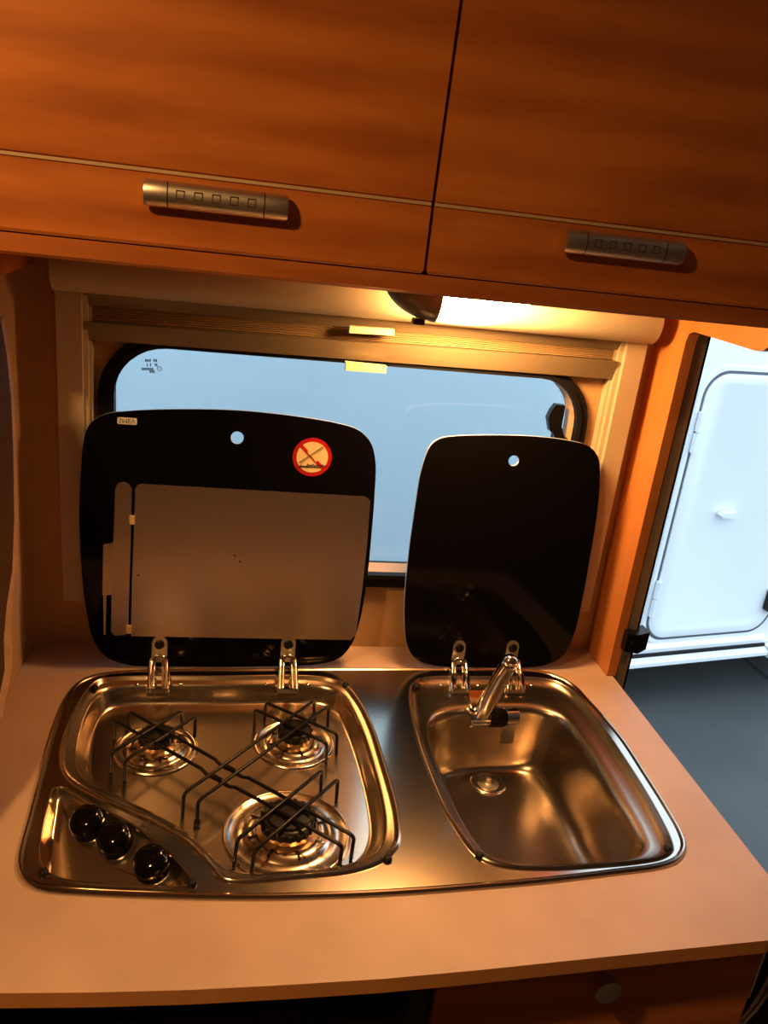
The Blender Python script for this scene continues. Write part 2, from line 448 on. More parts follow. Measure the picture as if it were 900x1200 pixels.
# ================================================================== NEIGHBOURING CAMPER
YAW = math.radians(9.5)
U = np.array([math.cos(YAW), math.sin(YAW), 0]); NB = np.array([math.sin(YAW), -math.cos(YAW), 0])
d0 = ray((755, 745)); d0 = d0 / math.hypot(d0[0], d0[1])
P0 = CAM + d0 * 3.6
def onb(q):
    p = onplane(q, P0, NB); return ((p - P0) @ U, p[2])
def nb(a, c, w): 
    p = P0 + U * a + NB * w; return (p[0], p[1], c)
zline = onb((745, 766))[1]
camper = thing('camper', 'white camper parked outside, with a large round-cornered side hatch', 'camper', nb(-.9, GZ, -1.0))
b = MB().prism([(-5.2, 0), (3.4, 0), (3.4, -2.1), (-5.2, -2.1)], lambda a, w, t: nb(a, zline + (2.35 - zline) * t, w))
b.build('body', M_CAMPER, camper, smooth=0)
# hatch: outline from the photo
h_l = onb((757, 735))[0]; h_b = onb((770, 747))[1]; h_t = onb((850, 437))[1]
h_r = h_l + 0.70
HO = rrect(h_l - .012, h_r + .012, h_b - .012, h_t + .012, 0.115, 10); HI = rrect(h_l + .010, h_r - .010, h_b + .010, h_t - .010, 0.098, 10)
hb = MB(); L = lambda l, w: [nb(a, c, w) for a, c in l]
hb.loft([L(rrect(h_l - .035, h_r + .035, h_b - .035, h_t + .035, .135, 10), 0.001), L(rrect(h_l - .030, h_r + .030, h_b - .030, h_t + .030, .13, 10), 0.006), L(HO, 0.006), L(HO, 0.001)])
frame = hb.build('hatch_frame', M_CAMPER, camper, smooth=30)
MB().loft([L(rrect(h_l - .012, h_r + .012, h_b - .012, h_t + .012, .115, 10), 0.0035), L(rrect(h_l, h_r, h_b, h_t, .108, 10), 0.0035), L(rrect(h_l, h_r, h_b, h_t, .108, 10), 0.001)]).build('hatch_gasket', M_GREYSEAL, camper, smooth=0)
hd = MB(); H0 = rrect(h_l + .002, h_r - .002, h_b + .002, h_t - .002, .106, 10); H1 = rrect(h_l + .012, h_r - .012, h_b + .012, h_t - .012, .098, 10); H2 = rrect(h_l + .045, h_r - .045, h_b + .045, h_t - .045, .07, 10)
hd.loft([L(H0, 0.001), L(H0, 0.008), L(H1, 0.012), L(H2, 0.012), L(rrect(h_l + .052, h_r - .052, h_b + .052, h_t - .052, .065, 10), 0.009)], cap1=True)
hatch = hd.build('hatch', M_HATCH, camper, smooth=25)
for q in ((812, 505), (763, 700)):
    a, c = onb(q)
    hg = MB()
    for k in (-1, 1):
        hg.tube([nb(h_l - .004, c + k * .045 - .042, .018), nb(h_l - .004, c + k * .045 + .040, .018)], .013, 10)
    hg.build('hatch_hinge', M_HATCH, hatch, smooth=40)
a, c = onb((849, 600))
kb = MB(); kb.prism([(-.045, -.010), (.030, -.014), (.045, 0), (.030, .014), (-.045, .010), (-.055, 0)], lambda x, z, t: nb(a + x, c + z, .016 + .03 * t))
kb.build('hatch_knob', M_HATCH, hatch, smooth=40)
a, c = onb((900, 700))
MB().prism(rrect(-.03, .06, -.06, .06, .02), lambda x, z, t: nb(a + x, c + z, .014 + .03 * t)).build('hatch_lock', M_BLACKPL, hatch, smooth=40)
# lower skirt with dark line
zb = onb((740, 779))[1]; hs = zline - zb
s_end = onb((891, 752))[0]
for (a0, a1, bul) in ((-5.2, s_end, 0.0), (s_end + .012, 3.4, .02)):
    prof = [(-.05, zline - .006), (.034 + bul, zline - .006), (.060 + bul, zline - hs * .35), (.060 + bul, zb + hs * .35), (.034 + bul, zb), (-.05, zb)]
    MB().prism(prof, lambda w, z, t: nb(a0 + (a1 - a0) * t, z, w)).build('skirt', M_CAMPER, camper, smooth=50)
MB().prism([(-.04, zline - .012), (.030, zline - .012), (.030, zline + .010), (-.04, zline + .010)], lambda w, z, t: nb(-5.2 + (s_end + 5.2) * t, z, w)).build('dark_line', M_RUBBER, camper, smooth=0)
MB().prism([(0, zline + .010), (.020, zline + .010), (.022, zline + .03), (.010, zline + .045), (0, zline + .05)], lambda w, z, t: nb(-5.2 + (s_end + 5.2) * t, z, w)).build('skirt_rail', M_CAMPER, camper, smooth=30)
# wheels carry it
for a in (-3.6, 1.9):
    for w in (-.16, -1.9):
        wb = MB(); P = nb(a, GZ + .32, w)
        wb.lathe([(.12, 0), (.30, 0), (.32, .03), (.32, .17), (.30, .2), (.12, .2)], (P[0] + NB[0] * -.05, P[1] + NB[1] * -.05, P[2]), axis=-NB, n=32)
        wb.build('wheel', M_RUBBER, camper, smooth=40)

# ================================================================== OVERHEAD CABINET
CY = -0.300; CB = 1.472; DB = 1.4925; SZ = 1.557
XL, XR = -0.245, 0.628
cab = thing('overhead_cabinet', 'long orange-brown wooden overhead cabinet with two flap doors above the window', 'cabinet', (0.3, -0.15, CB))
b = MB()
b.box(XL, XR, -0.275, -0.002, 1.481, 1.495)          # bottom board
b.box(XL, XR, -0.275, -0.002, 1.93, 1.945)           # top board
b.box(XL, XR, -0.016, -0.002, 1.495, 1.93)           # back
b.box(XL, XL + .014, -0.275, -0.016, 1.495, 1.93); b.box(XR - .014, XR, -0.275, -0.016, 1.495, 1.93)
b.box(0.136, 0.150, -0.270, -0.016, 1.495, 1.93)
b.build('carcass', M_WOODH, cab, smooth=0)
b = MB().prism([(CY + .004, CB + .003), (CY + .007, CB), (-0.270, CB), (-0.270, 1.4925), (CY + .004, 1.4912)], lambda y, z, t: (XL - .3 + (XR - XL + .3) * t, y, z))
b.build('bottom_rail', M_WOODH, cab, smooth=30)
TILT = math.tan(math.radians(4.0))
def doorpt(x, z, w): 
    """point on a door: vertical up to the inlay strip, then leaning out; w = depth behind the face"""
    y = CY - max(0, z - SZ) * TILT + w
    return (x, y, z)
xdiv = ony((503, 280), CY)[0]
hl = ony((167, 226), CY - .022); hr = ony((338, 246), CY - .022)
HLEN = hr[0] - hl[0]
def make_door(x0, x1, handle_x):
    b = MB()
    zs = [DB, DB + .003, SZ - .003, SZ - .002, SZ + .002, SZ + .003, 1.70, 1.917, 1.92]
    e = .002
    loops = []
    for z in zs:
        ee = e if z in (zs[0], zs[-1]) else 0
        g = .0022 if abs(z - SZ) < .0025 else 0
        loops.append([doorpt(x0 + ee, z, ee + g), doorpt(x1 - ee, z, ee + g), doorpt(x1 - ee, z, .018), doorpt(x0 + ee, z, .018)])
    b.loft(loops, True, True)
    d = b.build('door', M_DOOR, cab, smooth=20)
    MB().box(x0, x1, CY + .0004, CY + .004, SZ - .0014, SZ + .0014).build('inlay_strip', M_INLAY, d, smooth=0, label='thin metal strip set across the door')
    # handle: satin bar with bowed face, two grooves and five little squares
    hb = MB(); n = 12
    prof = []
    for k in range(n + 1):
        q = math.radians(-90 + 180 * k / n)
        prof.append((CY - .009 - .009 * math.cos(q), .0115 * math.sin(q)))
    prof += [(CY - .006, .0115), (CY - .006, -.0115)]
    hz = 1.5385
    xs = [0, .003, HLEN * .155, HLEN * .155 + .0004, HLEN * .167, HLEN * .167 + .0004, HLEN * .825, HLEN * .825 + .0004, HLEN * .837, HLEN * .837 + .0004, HLEN - .003, HLEN]
    for k in range(len(xs) - 1):
        def loop(x, s): return [(handle_x + x, CY - .008 + (y - CY + .008) * s, hz + z * s) for y, z in prof]
        groove = k in (3, 7)
        sc0 = .93 if (k == 0 or groove) else 1; sc1 = .93 if (k == len(xs) - 2 or groove) else 1
        hb.mi = 1 if groove else 0
        hb.loft([loop(xs[k], sc0), loop(xs[k + 1], sc1)], k == 0, k == len(xs) - 2)
    hb.mi = 0
    for sx in (.012, HLEN - .012):
        hb.box(handle_x + sx - .006, handle_x + sx + .006, CY - .008, CY, hz - .006, hz + .006)
    hb.mi = 1
    for k in range(5):
        cx = handle_x + HLEN * (.25 + .123 * k); r0 = .0037; w = .0006
        for (ax, bx, az, bz) in ((-r0, r0, r0 - w, r0), (-r0, r0, -r0, -r0 + w), (-r0, -r0 + w, -r0, r0), (r0 - w, r0, -r0, r0)):
            ys = CY - .0182
            hb.box(cx + ax, cx + bx, ys - .0001, ys + .002, hz + az + .001, hz + bz + .001)
    hb.build('handle', [M_HANDLE, M_GROOVE], d, smooth=35, label='satin metal bar handle with five small squares')
    return d
make_door(XL - .30, xdiv - .0018, hl[0])
hl2 = ony((667, 286), CY - .022)
make_door(xdiv + .0018, XR, hl2[0])

# side panels: right one runs from the worktop up and forward under the cabinet
rp = []
prof = [(-0.001, TOPZ), (-0.083, TOPZ), (-0.083, 1.425), (-0.087, 1.436), (-0.098, 1.440), (-0.238, 1.440), (-0.252, 1.443), (-0.268, 1.455), (-0.268, 1.481), (-0.001, 1.481)]
b = MB().prism(prof, lambda y, z, t: (0.6125 + 0.0155 * t, y, z))
post = b.build('side_panel', M_WOODV, smooth=20)
tag(post, 'tall orange wood upright between the window blind and the doorway', 'panel')
pc = onx((714, 655), .6125)
MB().lathe([(.008, 0), (.008, .001), (.006, .0016)], (.6125, pc[1], pc[2]), axis=(-1, 0, 0), n=16).build('screw_cover', M_WOODV, post)
prof = [(-0.031, 1.436), (-0.245, 1.436), (-0.262, 1.452), (-0.262, 1.481), (-0.031, 1.481)]
b = MB().prism(prof, lambda y, z, t: (-0.2485 + 0.0135 * t, y, z))
tag(b.build('side_panel', M_WOODH, smooth=20), 'short orange wood bracket panel under the cabinet, above the curtain', 'panel')

# ================================================================== LAMP UNDER CABINET
LY = -0.132
la = ony((445, 350), LY)[0]; lm = ony((510, 362), LY)[0]; lz = ony((625, 372), LY)[0]
lamp = thing('cabinet_lamp', 'lit boat-shaped lamp with a dark switch end under the overhead cabinet', 'lamp', ((la + lz) / 2, LY, 1.481))
LZT = 1.481; LDEP = LZT - ony((530, 381), LY)[2]
def boat(x0, x1, n=14, inner=1.0):
    loops = []
    xc = (la + lz) / 2; hx = (lz - la) / 2
    for k in range(n + 1):
        x = x0 + (x1 - x0) * k / n
        s = math.sqrt(max(0.0009, 1 - min(1, abs((x - xc) / hx)) ** 2.6)) * inner
        loops.append([(x, LY + .036 * s * math.cos(q), LZT - LDEP * s * max(0.0, math.sin(q)) ** .8) for q in [math.pi * j / 16 for j in range(17)]])
    return loops
MB().loft(boat(la, lm), True, True).build('housing', M_LAMPBODY, lamp, smooth=50)
MB().loft(boat(lm + .0006, lz, inner=.97), True, True).build('lamp_glass', M_LAMP, lamp, smooth=50)
sw = ony((490, 377), LY)
MB().box(sw[0] - .007, sw[0] + .007, LY - .006, LY + .006, sw[2] - .003, sw[2] + .004, bev=.001).build('switch', M_RUBBER, lamp)

# ceiling spot behind the view, lights the doors from the upper left
cl = thing('ceiling_lamp', 'round warm ceiling lamp over the kitchen aisle', 'lamp', (-0.46, -0.94, 1.97))
MB().lathe([(.075, 0), (.075, -.012), (.066, -.018), (.060, -.018), (.060, -.010), (.03, -.010)], (-0.46, -0.94, 1.97), n=32).build('lamp_ring', M_HANDLE, cl)
MB().lathe([(.059, -.011), (.045, -.016), (.02, -.0185)], (-0.46, -0.94, 1.97), n=32).build('lamp_glass', M_CLAMP, cl)
ld = bpy.data.lights.new('spot_bulb', 'AREA'); ld.shape = 'DISK'; ld.size = 0.08; ld.energy = CEIL_POWER; ld.color = WARM
lo = bpy.data.objects.new('spot_bulb', ld); col.objects.link(lo); attach(lo, (-0.46, -0.94, 1.946), cl)

# ================================================================== ROLLER BLIND
bl = thing('roller_blind', 'beige cassette roller blind with side rails around the window', 'blind', (0.19, -0.02, 0.985))
cz = 1.4105
b = MB()
prof = [(-0.0005, cz)]
for k in range(13):
    q = math.radians(-90 + 15 * k); prof.append((-0.034 - .028 * math.cos(q), cz + .0295 + .0295 * math.sin(q)))
prof += [(-0.0005, cz + .059)]
xa = ony((60, 330), -.05)[0]; xb = ony((771, 388), -.05)[0]
b.prism(prof, lambda y, z, t: (xa + (xb - xa) * t, y, z))
b.build('cassette', M_BLIND, bl, smooth=40)
RY = -.030
rl0 = ony((66, 400), RY)[0]; rl1 = ony((96, 400), RY)[0]
rz0 = ony((75, 704), RY)[2]
rr1 = ony((759, 405), RY)[0]; rr0 = ony((736, 403), RY)[0]
def rail(x0, x1, inner):
    b = MB().box(x0, x1, RY, -.0005, rz0, cz + .004, bev=.002)
    s = 1 if inner > x0 else -1
    e0, e1 = sorted((inner, inner + s * .006))
    b.box(e0, e1, RY + .008, -.0005, rz0 + .004, cz)
    b.box(min(e1, e1 + s * .004) if s > 0 else e0 - .004, e1 + .004 if s > 0 else e0, RY + .016, -.0005, rz0 + .004, cz)
    b.build('side_rail', M_BLIND, bl, smooth=30)
rail(rl0, rl1, rl1); rail(rr0, rr1, rr0)
def strip(px, y0, y1, name, mat, lean=.009):
    P = [ony(q, y0) for q in px]
    mid = lambda a: np.interp(a, [P[0][0], P[1][0]], [(P[0][2] + P[3][2]) / 2, (P[1][2] + P[2][2]) / 2])
    MB().prism([(p[0], p[2]) for p in P], lambda a, c, t: (a, y0 + (y1 - y0) * t + (lean if t == 0 and c < mid(a) else 0), c)).build(name, mat, bl, smooth=30)
strip([(96.5, 358.5), (733, 412), (735, 398), (97, 342)], -.024, -.006, 'upper_bar', M_BLINDBAR)
strip([(96.5, 399), (721, 446), (725, 424), (97, 377)], -.026, -.006, 'lower_bar', M_BLINDBAR)
# pleated fabric bundled between the bars
TL = ony((97, 358), -.02); TR = ony((731, 412), -.02); BL_ = ony((97, 378), -.02); BR = ony((727, 425), -.02)
fb = MB(); n = 14; loops = []
for k in range(n + 1):
    t = k / n; a = TL + (BL_ - TL) * t; c = TR + (BR - TR) * t
    loops.append((a, c, -.010 - (.005 if k % 2 else 0)))
for k in range(n):
    a, c, y = loops[k]; a2, c2, y2 = loops[k + 1]
    fb.add([(a[0], y, a[2]), (c[0], y, c[2]), (c2[0], y2, c2[2]), (a2[0], y2, a2[2]), (a[0], -.004, a[2]), (c[0], -.004, c[2]), (c2[0], -.004, c2[2]), (a2[0], -.004, a2[2])],
           [(0, 1, 2, 3), (4, 7, 6, 5), (0, 4, 5, 1), (3, 2, 6, 7), (0, 3, 7, 4), (1, 5, 6, 2)])
fb.build('pleated_fabric', M_BLINDFAB, bl, smooth=0)
for px in ([(405, 434), (452, 437), (453, 429), (405, 424)], [(409, 390), (462, 393), (462, 386), (410, 382)]):
    P = [ony(q, -.034) for q in px]
    MB().prism([(p[0], p[2]) for p in P], lambda a, c, t: (a, -.036 + .010 * t, c)).build('pull_tab', M_TAB, bl, smooth=30)

# ================================================================== WORKTOP
unit_px = [(130, 787), (102, 793), (86, 803), (74, 820), (61, 853), (45, 908), (31, 960), (20, 1002), (20, 1018), (28, 1032), (46, 1042), (100, 1047), (200, 1051), (300, 1052.5), (400, 1050), (480, 1046),
           (560, 1040), (640, 1033), (724, 1023), (775, 1016), (796, 1008), (804.5, 993), (800, 976), (783.5, 947), (758, 907), (733, 869), (710, 841), (691, 820), (678, 806), (661, 795), (640, 787), (605, 783.5), (540, 783), (430, 783), (300, 783.5), (200, 784)]
CEN = np.array([0.19, -0.27])
UN = polar(catmull([onz(q, .903)[:2] for q in unit_px], 6), CEN, 240)
WT_PX = [(0, 1164), (112, 1163), (225, 1160), (340, 1154), (450, 1147), (560, 1137), (675, 1125), (790, 1113), (900, 1102)]
front = [onz(q, TOPZ)[:2] for q in WT_PX]
outl = [(-0.2555, -0.0005), (-0.2555, front[0][1] - .004)] + [tuple(p) for p in front] + [(0.600, front[-1][1] + .006), (0.614, front[-1][1] + .012), (0.622, front[-1][1] + .024), (0.622, -0.084), (0.612, -0.084), (0.612, -0.0005)]
cut = [tuple(p) for p in inset(UN, .010)]
b = MB().plate([outl, cut], lambda a, c, t: (a, c, TOPZ - .0175 * t), side_mi=1)
wt = b.build('worktop', [M_TOP, M_TOPEDGE], smooth=0)
tag(wt, 'peach-orange laminate kitchen worktop with a cutout for the steel unit', 'worktop')

# ================================================================== HOB AND SINK UNIT
unit = thing('hob_sink_unit', 'stainless steel three-burner hob and sink unit set into the worktop', 'hob and sink', (0.19, -0.27, TOPZ))
PZ = .9030
hob_px = [(133, 794), (113, 798), (99, 811), (86, 832), (73, 863), (69, 885), (72, 905), (84, 919), (126, 942), (174, 964), (211, 985), (241, 1013), (262, 1034), (300, 1035), (341, 1031), (416, 1023), (451, 1010), (468, 992), (469.5, 964), (464, 935), (453, 898), (438, 852), (422, 821), (405, 802), (380, 794), (250, 793)]
floor_px = [(113, 852), (124, 836), (147, 829), (250, 827), (368, 827), (392, 835), (405, 858), (421, 905), (431, 950), (433, 982), (424, 1004), (404, 1018), (340, 1027), (285, 1028), (255, 1010), (217, 978), (172, 950), (128, 932), (109, 915), (106, 890)]
ctl_px = [(63, 923), (74, 922), (90, 929), (112, 942), (150, 962), (186, 986), (212, 1013), (226, 1033), (219, 1040), (150, 1039), (82, 1034), (56, 1025), (45, 1007), (46, 980), (54, 945)]
sink_px = [(479, 815), (481, 803), (490, 796), (506, 793.5), (560, 793.5), (620, 794), (648, 798), (667, 807), (684, 822), (705, 848), (731, 886), (756, 925), (776, 960), (788, 985), (790, 997), (780, 1006), (752, 1012), (700, 1017), (640, 1020), (590, 1017), (565, 1009), (549, 995), (535, 976), (520, 951), (505, 916), (490, 875), (482, 842)]
bowl_px = [(502, 858), (506, 844), (520, 836), (548, 832), (590, 830), (630, 832), (655, 841), (676, 864), (700, 900), (722, 938), (742, 972), (750, 992), (742, 1005), (715, 1010), (650, 1014), (600, 1012), (572, 1002), (556, 985), (540, 958), (522, 918), (508, 882)]
W = lambda px, z, k=5: catmull([onz(q, z)[:2] for q in px], k)
def cen(L): return np.mean(np.array(L), axis=0)
hobw = W(hob_px, PZ); HC = np.array([0.03, -0.25]); HB = polar(hobw, HC, 200)
HF = polar(W(floor_px, .872), HC, 200)
ctlw = W(ctl_px, PZ); KC = onz((100, 985), PZ)[:2]; KB = polar(ctlw, KC, 120)
snkw = W(sink_px, PZ); SC = onz((620, 900), PZ)[:2]; SB = polar(snkw, SC, 200)
SBW = polar(W(bowl_px, .893), SC, 200)
# top plate with its rolled rim
b = MB()
b.loft([lift(inset(UN, .004), TOPZ + .0005), lift(inset(UN, -.0002), TOPZ + .0006), lift(inset(UN, .0006), TOPZ + .0028), lift(inset(UN, .0018), TOPZ + .0044), lift(inset(UN, .0036), TOPZ + .0048), lift(inset(UN, .0054), TOPZ + .0040), lift(inset(UN, .0066), PZ)])
inner = inset(UN, .0066)
b.cdt([[tuple(p) for p in inner], [tuple(p) for p in HB], [tuple(p) for p in KB], [tuple(p) for p in SB]], lambda a, c: (a, c, PZ))
b.build('top_plate', M_STEEL, unit, smooth=35)
# hob basin
FZH = .872
def mixl(A, B, t): return A * (1 - t) + B * t
b = MB()
loops = [lift(HB, PZ), lift(inset(HB, .0010), PZ + .0022), lift(inset(HB, .0028), PZ + .0034), lift(inset(HB, .0046), PZ + .0022), lift(inset(HB, .0064), PZ - .0010)]
base = inset(HB, .0064)
for t, z in ((.12, -.0025), (.30, -.004), (.42, -.0062), (.52, -.0105), (.64, -.0185), (.76, -.0252), (.88, -.0292), (1.0, -.0308), (1.06, -.0310)):
    loops.append(lift(mixl(base, HF, t), PZ + z))
b.loft(loops, cap1=True)
b.build('hob_basin', M_BASIN, unit, smooth=60)
# control recess: floor slopes down and away from the curved ridge
ka = onz((63, 923), PZ)[:2]; kb_ = onz((226, 1033), PZ)[:2]
kd = (kb_ - ka) / np.linalg.norm(kb_ - ka); kn = np.array([kd[1], -kd[0]])
if (KC - ka) @ kn < 0: kn = -kn
SLOPE = 0.42
def kz(p): return PZ - .006 - SLOPE * max(0, min(.075, (np.array(p)[:2] - ka) @ kn + .012))
b = MB()
K1 = inset(KB, .003); K2 = inset(KB, .007); K3 = inset(KB, .011)
b.loft([lift(KB, PZ), lift(inset(KB, .001), PZ + .0016), lift(inset(KB, .0022), PZ + .0012), [(p[0], p[1], PZ - .3 * (PZ - kz(p))) for p in K1], [(p[0], p[1], PZ - .8 * (PZ - kz(p))) for p in K2]] +
       [[(p[0], p[1], kz(p)) for p in mixl(K3, np.repeat([KC], len(K3), 0), t)] for t in (0, .2, .4, .6, .8, .97)], cap1=True)
b.build('control_recess', M_BASIN, unit, smooth=60)
# sink bowl
BZ = .793
b = MB()
loops = [lift(SB, PZ), lift(inset(SB, .0010), PZ + .0022), lift(inset(SB, .0028), PZ + .0034), lift(inset(SB, .0046), PZ + .0020), lift(inset(SB, .0064), PZ - .0015)]
base = inset(SB, .0064)
for t, z in ((.25, -.0045), (.55, -.0058), (.80, -.0068), (.93, -.0085), (1.0, -.0125)):
    loops.append(lift(mixl(base, SBW, t), PZ + z))
BC = np.array([np.mean(SBW[:, 0]), np.mean(SBW[:, 1])])
dr = onz((572, 918), BZ)
for s, z in ((.982, .880), (.962, .862), (.938, .846), (.905, .830), (.86, .816), (.805, .806), (.735, .799), (.64, .7948), (.5, BZ + .0004), (.3, BZ)):
    L_ = BC + (SBW - BC) * s
    L_[:, 1] += (1 - s) * .11
    loops.append(lift(L_, z))
b.loft(loops, cap1=True)
b.build('sink_bowl', M_BOWL, unit, smooth=60)
# drain
dn = MB().lathe([(.026, .0002), (.025, .002), (.021, .0026), (.0185, .0008), (.017, .0004), (.0, .0004)], (dr[0], dr[1], BZ), n=36, cap0=False, cap1=False).build('drain', M_DISH, unit, smooth=60)
MB().lathe([(.0155, .0005), (.0150, .0010), (.006, .0012), (.004, .0020), (.0035, .0080), (.0025, .0090), (0.0002, .0092)], (dr[0], dr[1], BZ), n=24).build('drain_plug', M_HANDLE, dn, smooth=40)

# burners
def burner(px, R, s):
    c = onz(px, FZH); z = FZH
    dish = MB().lathe([(R, .0004), (R - .0012, .0022), (R - .0030, .0027), (R - .0050, .0022), (R - .0065, .0007), (R * .70, .0007), (R * .675, .0022), (R * .60, .0052), (R * .52, .0062), (R * .49, .0056), (R * .47, .0030), (R * .38, .0030)], (c[0], c[1], z), n=64, cap0=False, cap1=False)
    d = dish.build('burner', M_DISH, unit, smooth=50)
    rc = .0205 * s
    MB().lathe([(rc * 1.22, .0030), (rc * 1.22, .0075), (rc * 1.05, .0095), (rc * .95, .0155)], (c[0], c[1], z), n=40).build('burner_body', M_BRASS, d, smooth=40)
    for k in range(8):
        sp = MB()
        q = 2 * math.pi * (k + .3) / 8
        u = np.array([math.cos(q), math.sin(q)])
        a = c[:2] + u * R * .47; e = c[:2] + u * R * .64; w = np.array([-u[1], u[0]]) * .0012
        sp.add([(a[0] - w[0], a[1] - w[1], z + .0062), (a[0] + w[0], a[1] + w[1], z + .0062), (e[0] + w[0], e[1] + w[1], z + .0056), (e[0] - w[0], e[1] - w[1], z + .0056),
                (a[0] - w[0], a[1] - w[1], z + .0074), (a[0] + w[0], a[1] + w[1], z + .0074), (e[0] + w[0], e[1] + w[1], z + .0066), (e[0] - w[0], e[1] - w[1], z + .0066)],
               [(0, 3, 2, 1), (4, 5, 6, 7), (0, 1, 5, 4), (1, 2, 6, 5), (2, 3, 7, 6), (3, 0, 4, 7)])
        sp.build('dish_rib', M_CAST, d, smooth=0)
    head = MB().lathe([(rc * .9, .0140), (rc * 1.04, .0145), (rc * 1.04, .0225), (rc * .99, .0240), (rc * .86, .0246), (rc * .80, .0275), (rc * .2, .0285)], (c[0], c[1], z), n=40)
    for k in range(20):
        q = 2 * math.pi * k / 20; u = (math.cos(q), math.sin(q)); t_ = (-u[1] * .0015 * s, u[0] * .0015 * s)
        r0, r1 = rc * .95, rc * 1.10
        vs = []
        for zz in (.0150, .0232):
            vs += [(c[0] + u[0] * r0 - t_[0], c[1] + u[1] * r0 - t_[1], z + zz), (c[0] + u[0] * r1 - t_[0], c[1] + u[1] * r1 - t_[1], z + zz), (c[0] + u[0] * r1 + t_[0], c[1] + u[1] * r1 + t_[1], z + zz), (c[0] + u[0] * r0 + t_[0], c[1] + u[1] * r0 + t_[1], z + zz)]
        head.add(vs, [(0, 3, 2, 1), (4, 5, 6, 7), (0, 1, 5, 4), (1, 2, 6, 5), (2, 3, 7, 6), (3, 0, 4, 7)])
    head.build('burner_cap', M_CAST, d, smooth=40)
    q = math.radians(-35)
    MB().lathe([(.003, .003), (.003, .010), (.0013, .0105), (.0013, .021), (.0008, .0215)], (c[0] + rc * 1.5 * math.cos(q), c[1] + rc * 1.5 * math.sin(q), z), n=12).build('spark_pin', M_HANDLE, d, smooth=40)
burner((183, 878), .0525, 1.0); burner((344.5, 872), .0530, 1.0); burner((336.5, 977), .0730, 1.42)

# pan support wires
WT = .9035; WR = .0023
def wire(t0, b0, t1, b1, mb, dips=()):
    A = onz(b0, FZH); B = onz(b1, FZH)
    a = onz(t0, WT); c = onz(t1, WT)
    A2 = np.array([A[0], A[1], FZH + .0015]); B2 = np.array([B[0], B[1], FZH + .0015])
    d = (c - a) / np.linalg.norm(c - a); e = .004
    path = [A2, A2 + (a - A2) * .6, a - (a - A2) / np.linalg.norm(a - A2) * e * 1.0, a + d * e * .35 - np.array([0, 0, e * .35]), a + d * e * 1.2]
    Ln = np.linalg.norm(c - a)
    for t in dips:
        for dt, dz in ((-.075, 0), (-.04, -.0035), (0, -.0042), (.04, -.0035), (.075, 0)):
            path.append(a + (c - a) * (t + dt * .6) + np.array([0, 0, dz]))
    path += [c - d * e * 1.2, c - d * e * .35 - np.array([0, 0, e * .35]), c - (c - B2) / np.linalg.norm(c - B2) * e, B2 + (c - B2) * .6, B2]
    mb.tube(path, WR, 7)
def cross_t(t0, t1, s0, s1):
    a, c, e, g = [onz(q, WT)[:2] for q in (t0, t1, s0, s1)]
    M = np.array([c - a, -(g - e)]).T; return np.linalg.solve(M, e - a)[0]
W1 = ((134.5, 845), (134, 866), (401, 991), (397, 1020)); W2 = ((152, 834), (150, 856), (415, 980), (411, 1008))
W3 = ((368, 821), (368, 842), (215.5, 930), (214, 957)); W4 = ((385, 827), (384, 850), (232, 939), (231, 967))
mb = MB()
for w in (W1, W2):
    wire(*w, mb, dips=sorted(cross_t(w[0], w[2], s[0], s[2]) for s in (W3, W4)))
for w in (W3, W4): wire(*w, mb)
for q in ((231, 967), (397, 1020), (150, 857), (368, 842)):
    p = onz(q, FZH); mb.lathe([(.0035, .0003), (.0042, .002), (.0042, .005), (.003, .008)], (p[0], p[1], FZH), n=12)
psup = mb.build('pan_support', M_IRON, unit, smooth=60, label='black wire pan support crossing all three burners')
for w in (((213, 833), (213, 853), (131, 882), (130, 905)), ((229, 840), (228, 864), (147, 891), (146, 915)),
          ((299, 831), (298, 853), (383, 871), (382, 893)), ((312, 823), (310, 844), (395, 860), (394, 884)),
          ((377, 903), (376, 925), (278, 984), (274, 1017)), ((396, 913), (394, 938), (298, 997), (294, 1029))):
    m2 = MB(); wire(*w, m2); m2.build('cross_wire', M_IRON, psup, smooth=60)

# knobs on the sloping control recess
axis = np.array([kn[0] * SLOPE, kn[1] * SLOPE, 1.0]); axis /= np.linalg.norm(axis)
for q in ((105, 968), (136, 988), (180, 1016)):
    # knob seat lies on the sloped floor under the pixel
    z = PZ - .02
    for _ in range(12):
        p = onz(q, z); z = kz(p)
    c = (p[0], p[1], z)
    kb2 = MB().lathe([(.0185, 0), (.0185, .002), (.0172, .0035), (.0178, .008), (.0176, .0135), (.0158, .0180), (.0115, .0208), (.005, .0218)], c, axis=axis, n=36)
    kobj = kb2.build('knob', M_KNOB, unit, smooth=50)
    # grip ridge across the knob face
    ax = Vector(axis); g = Vector((math.cos(.6), math.sin(.6), 0)); g = (g - ax * g.dot(ax)).normalized(); h = ax.cross(g)
    rd = MB(); C0 = Vector(c) + ax * .0205
    vs = [];
    for sh, hh in ((-.0022, 0), (.0022, 0), (.0016, .0022), (-.0016, .0022)):
        for e in (-.0125, .0125): vs.append(C0 + g * e + h * sh + ax * (hh - .002))
    rd.add(vs, [(0, 2, 4, 6), (1, 7, 5, 3), (0, 1, 3, 2), (2, 3, 5, 4), (4, 5, 7, 6), (6, 7, 1, 0)])
    rd.build('grip', M_KNOB, kobj, smooth=0)

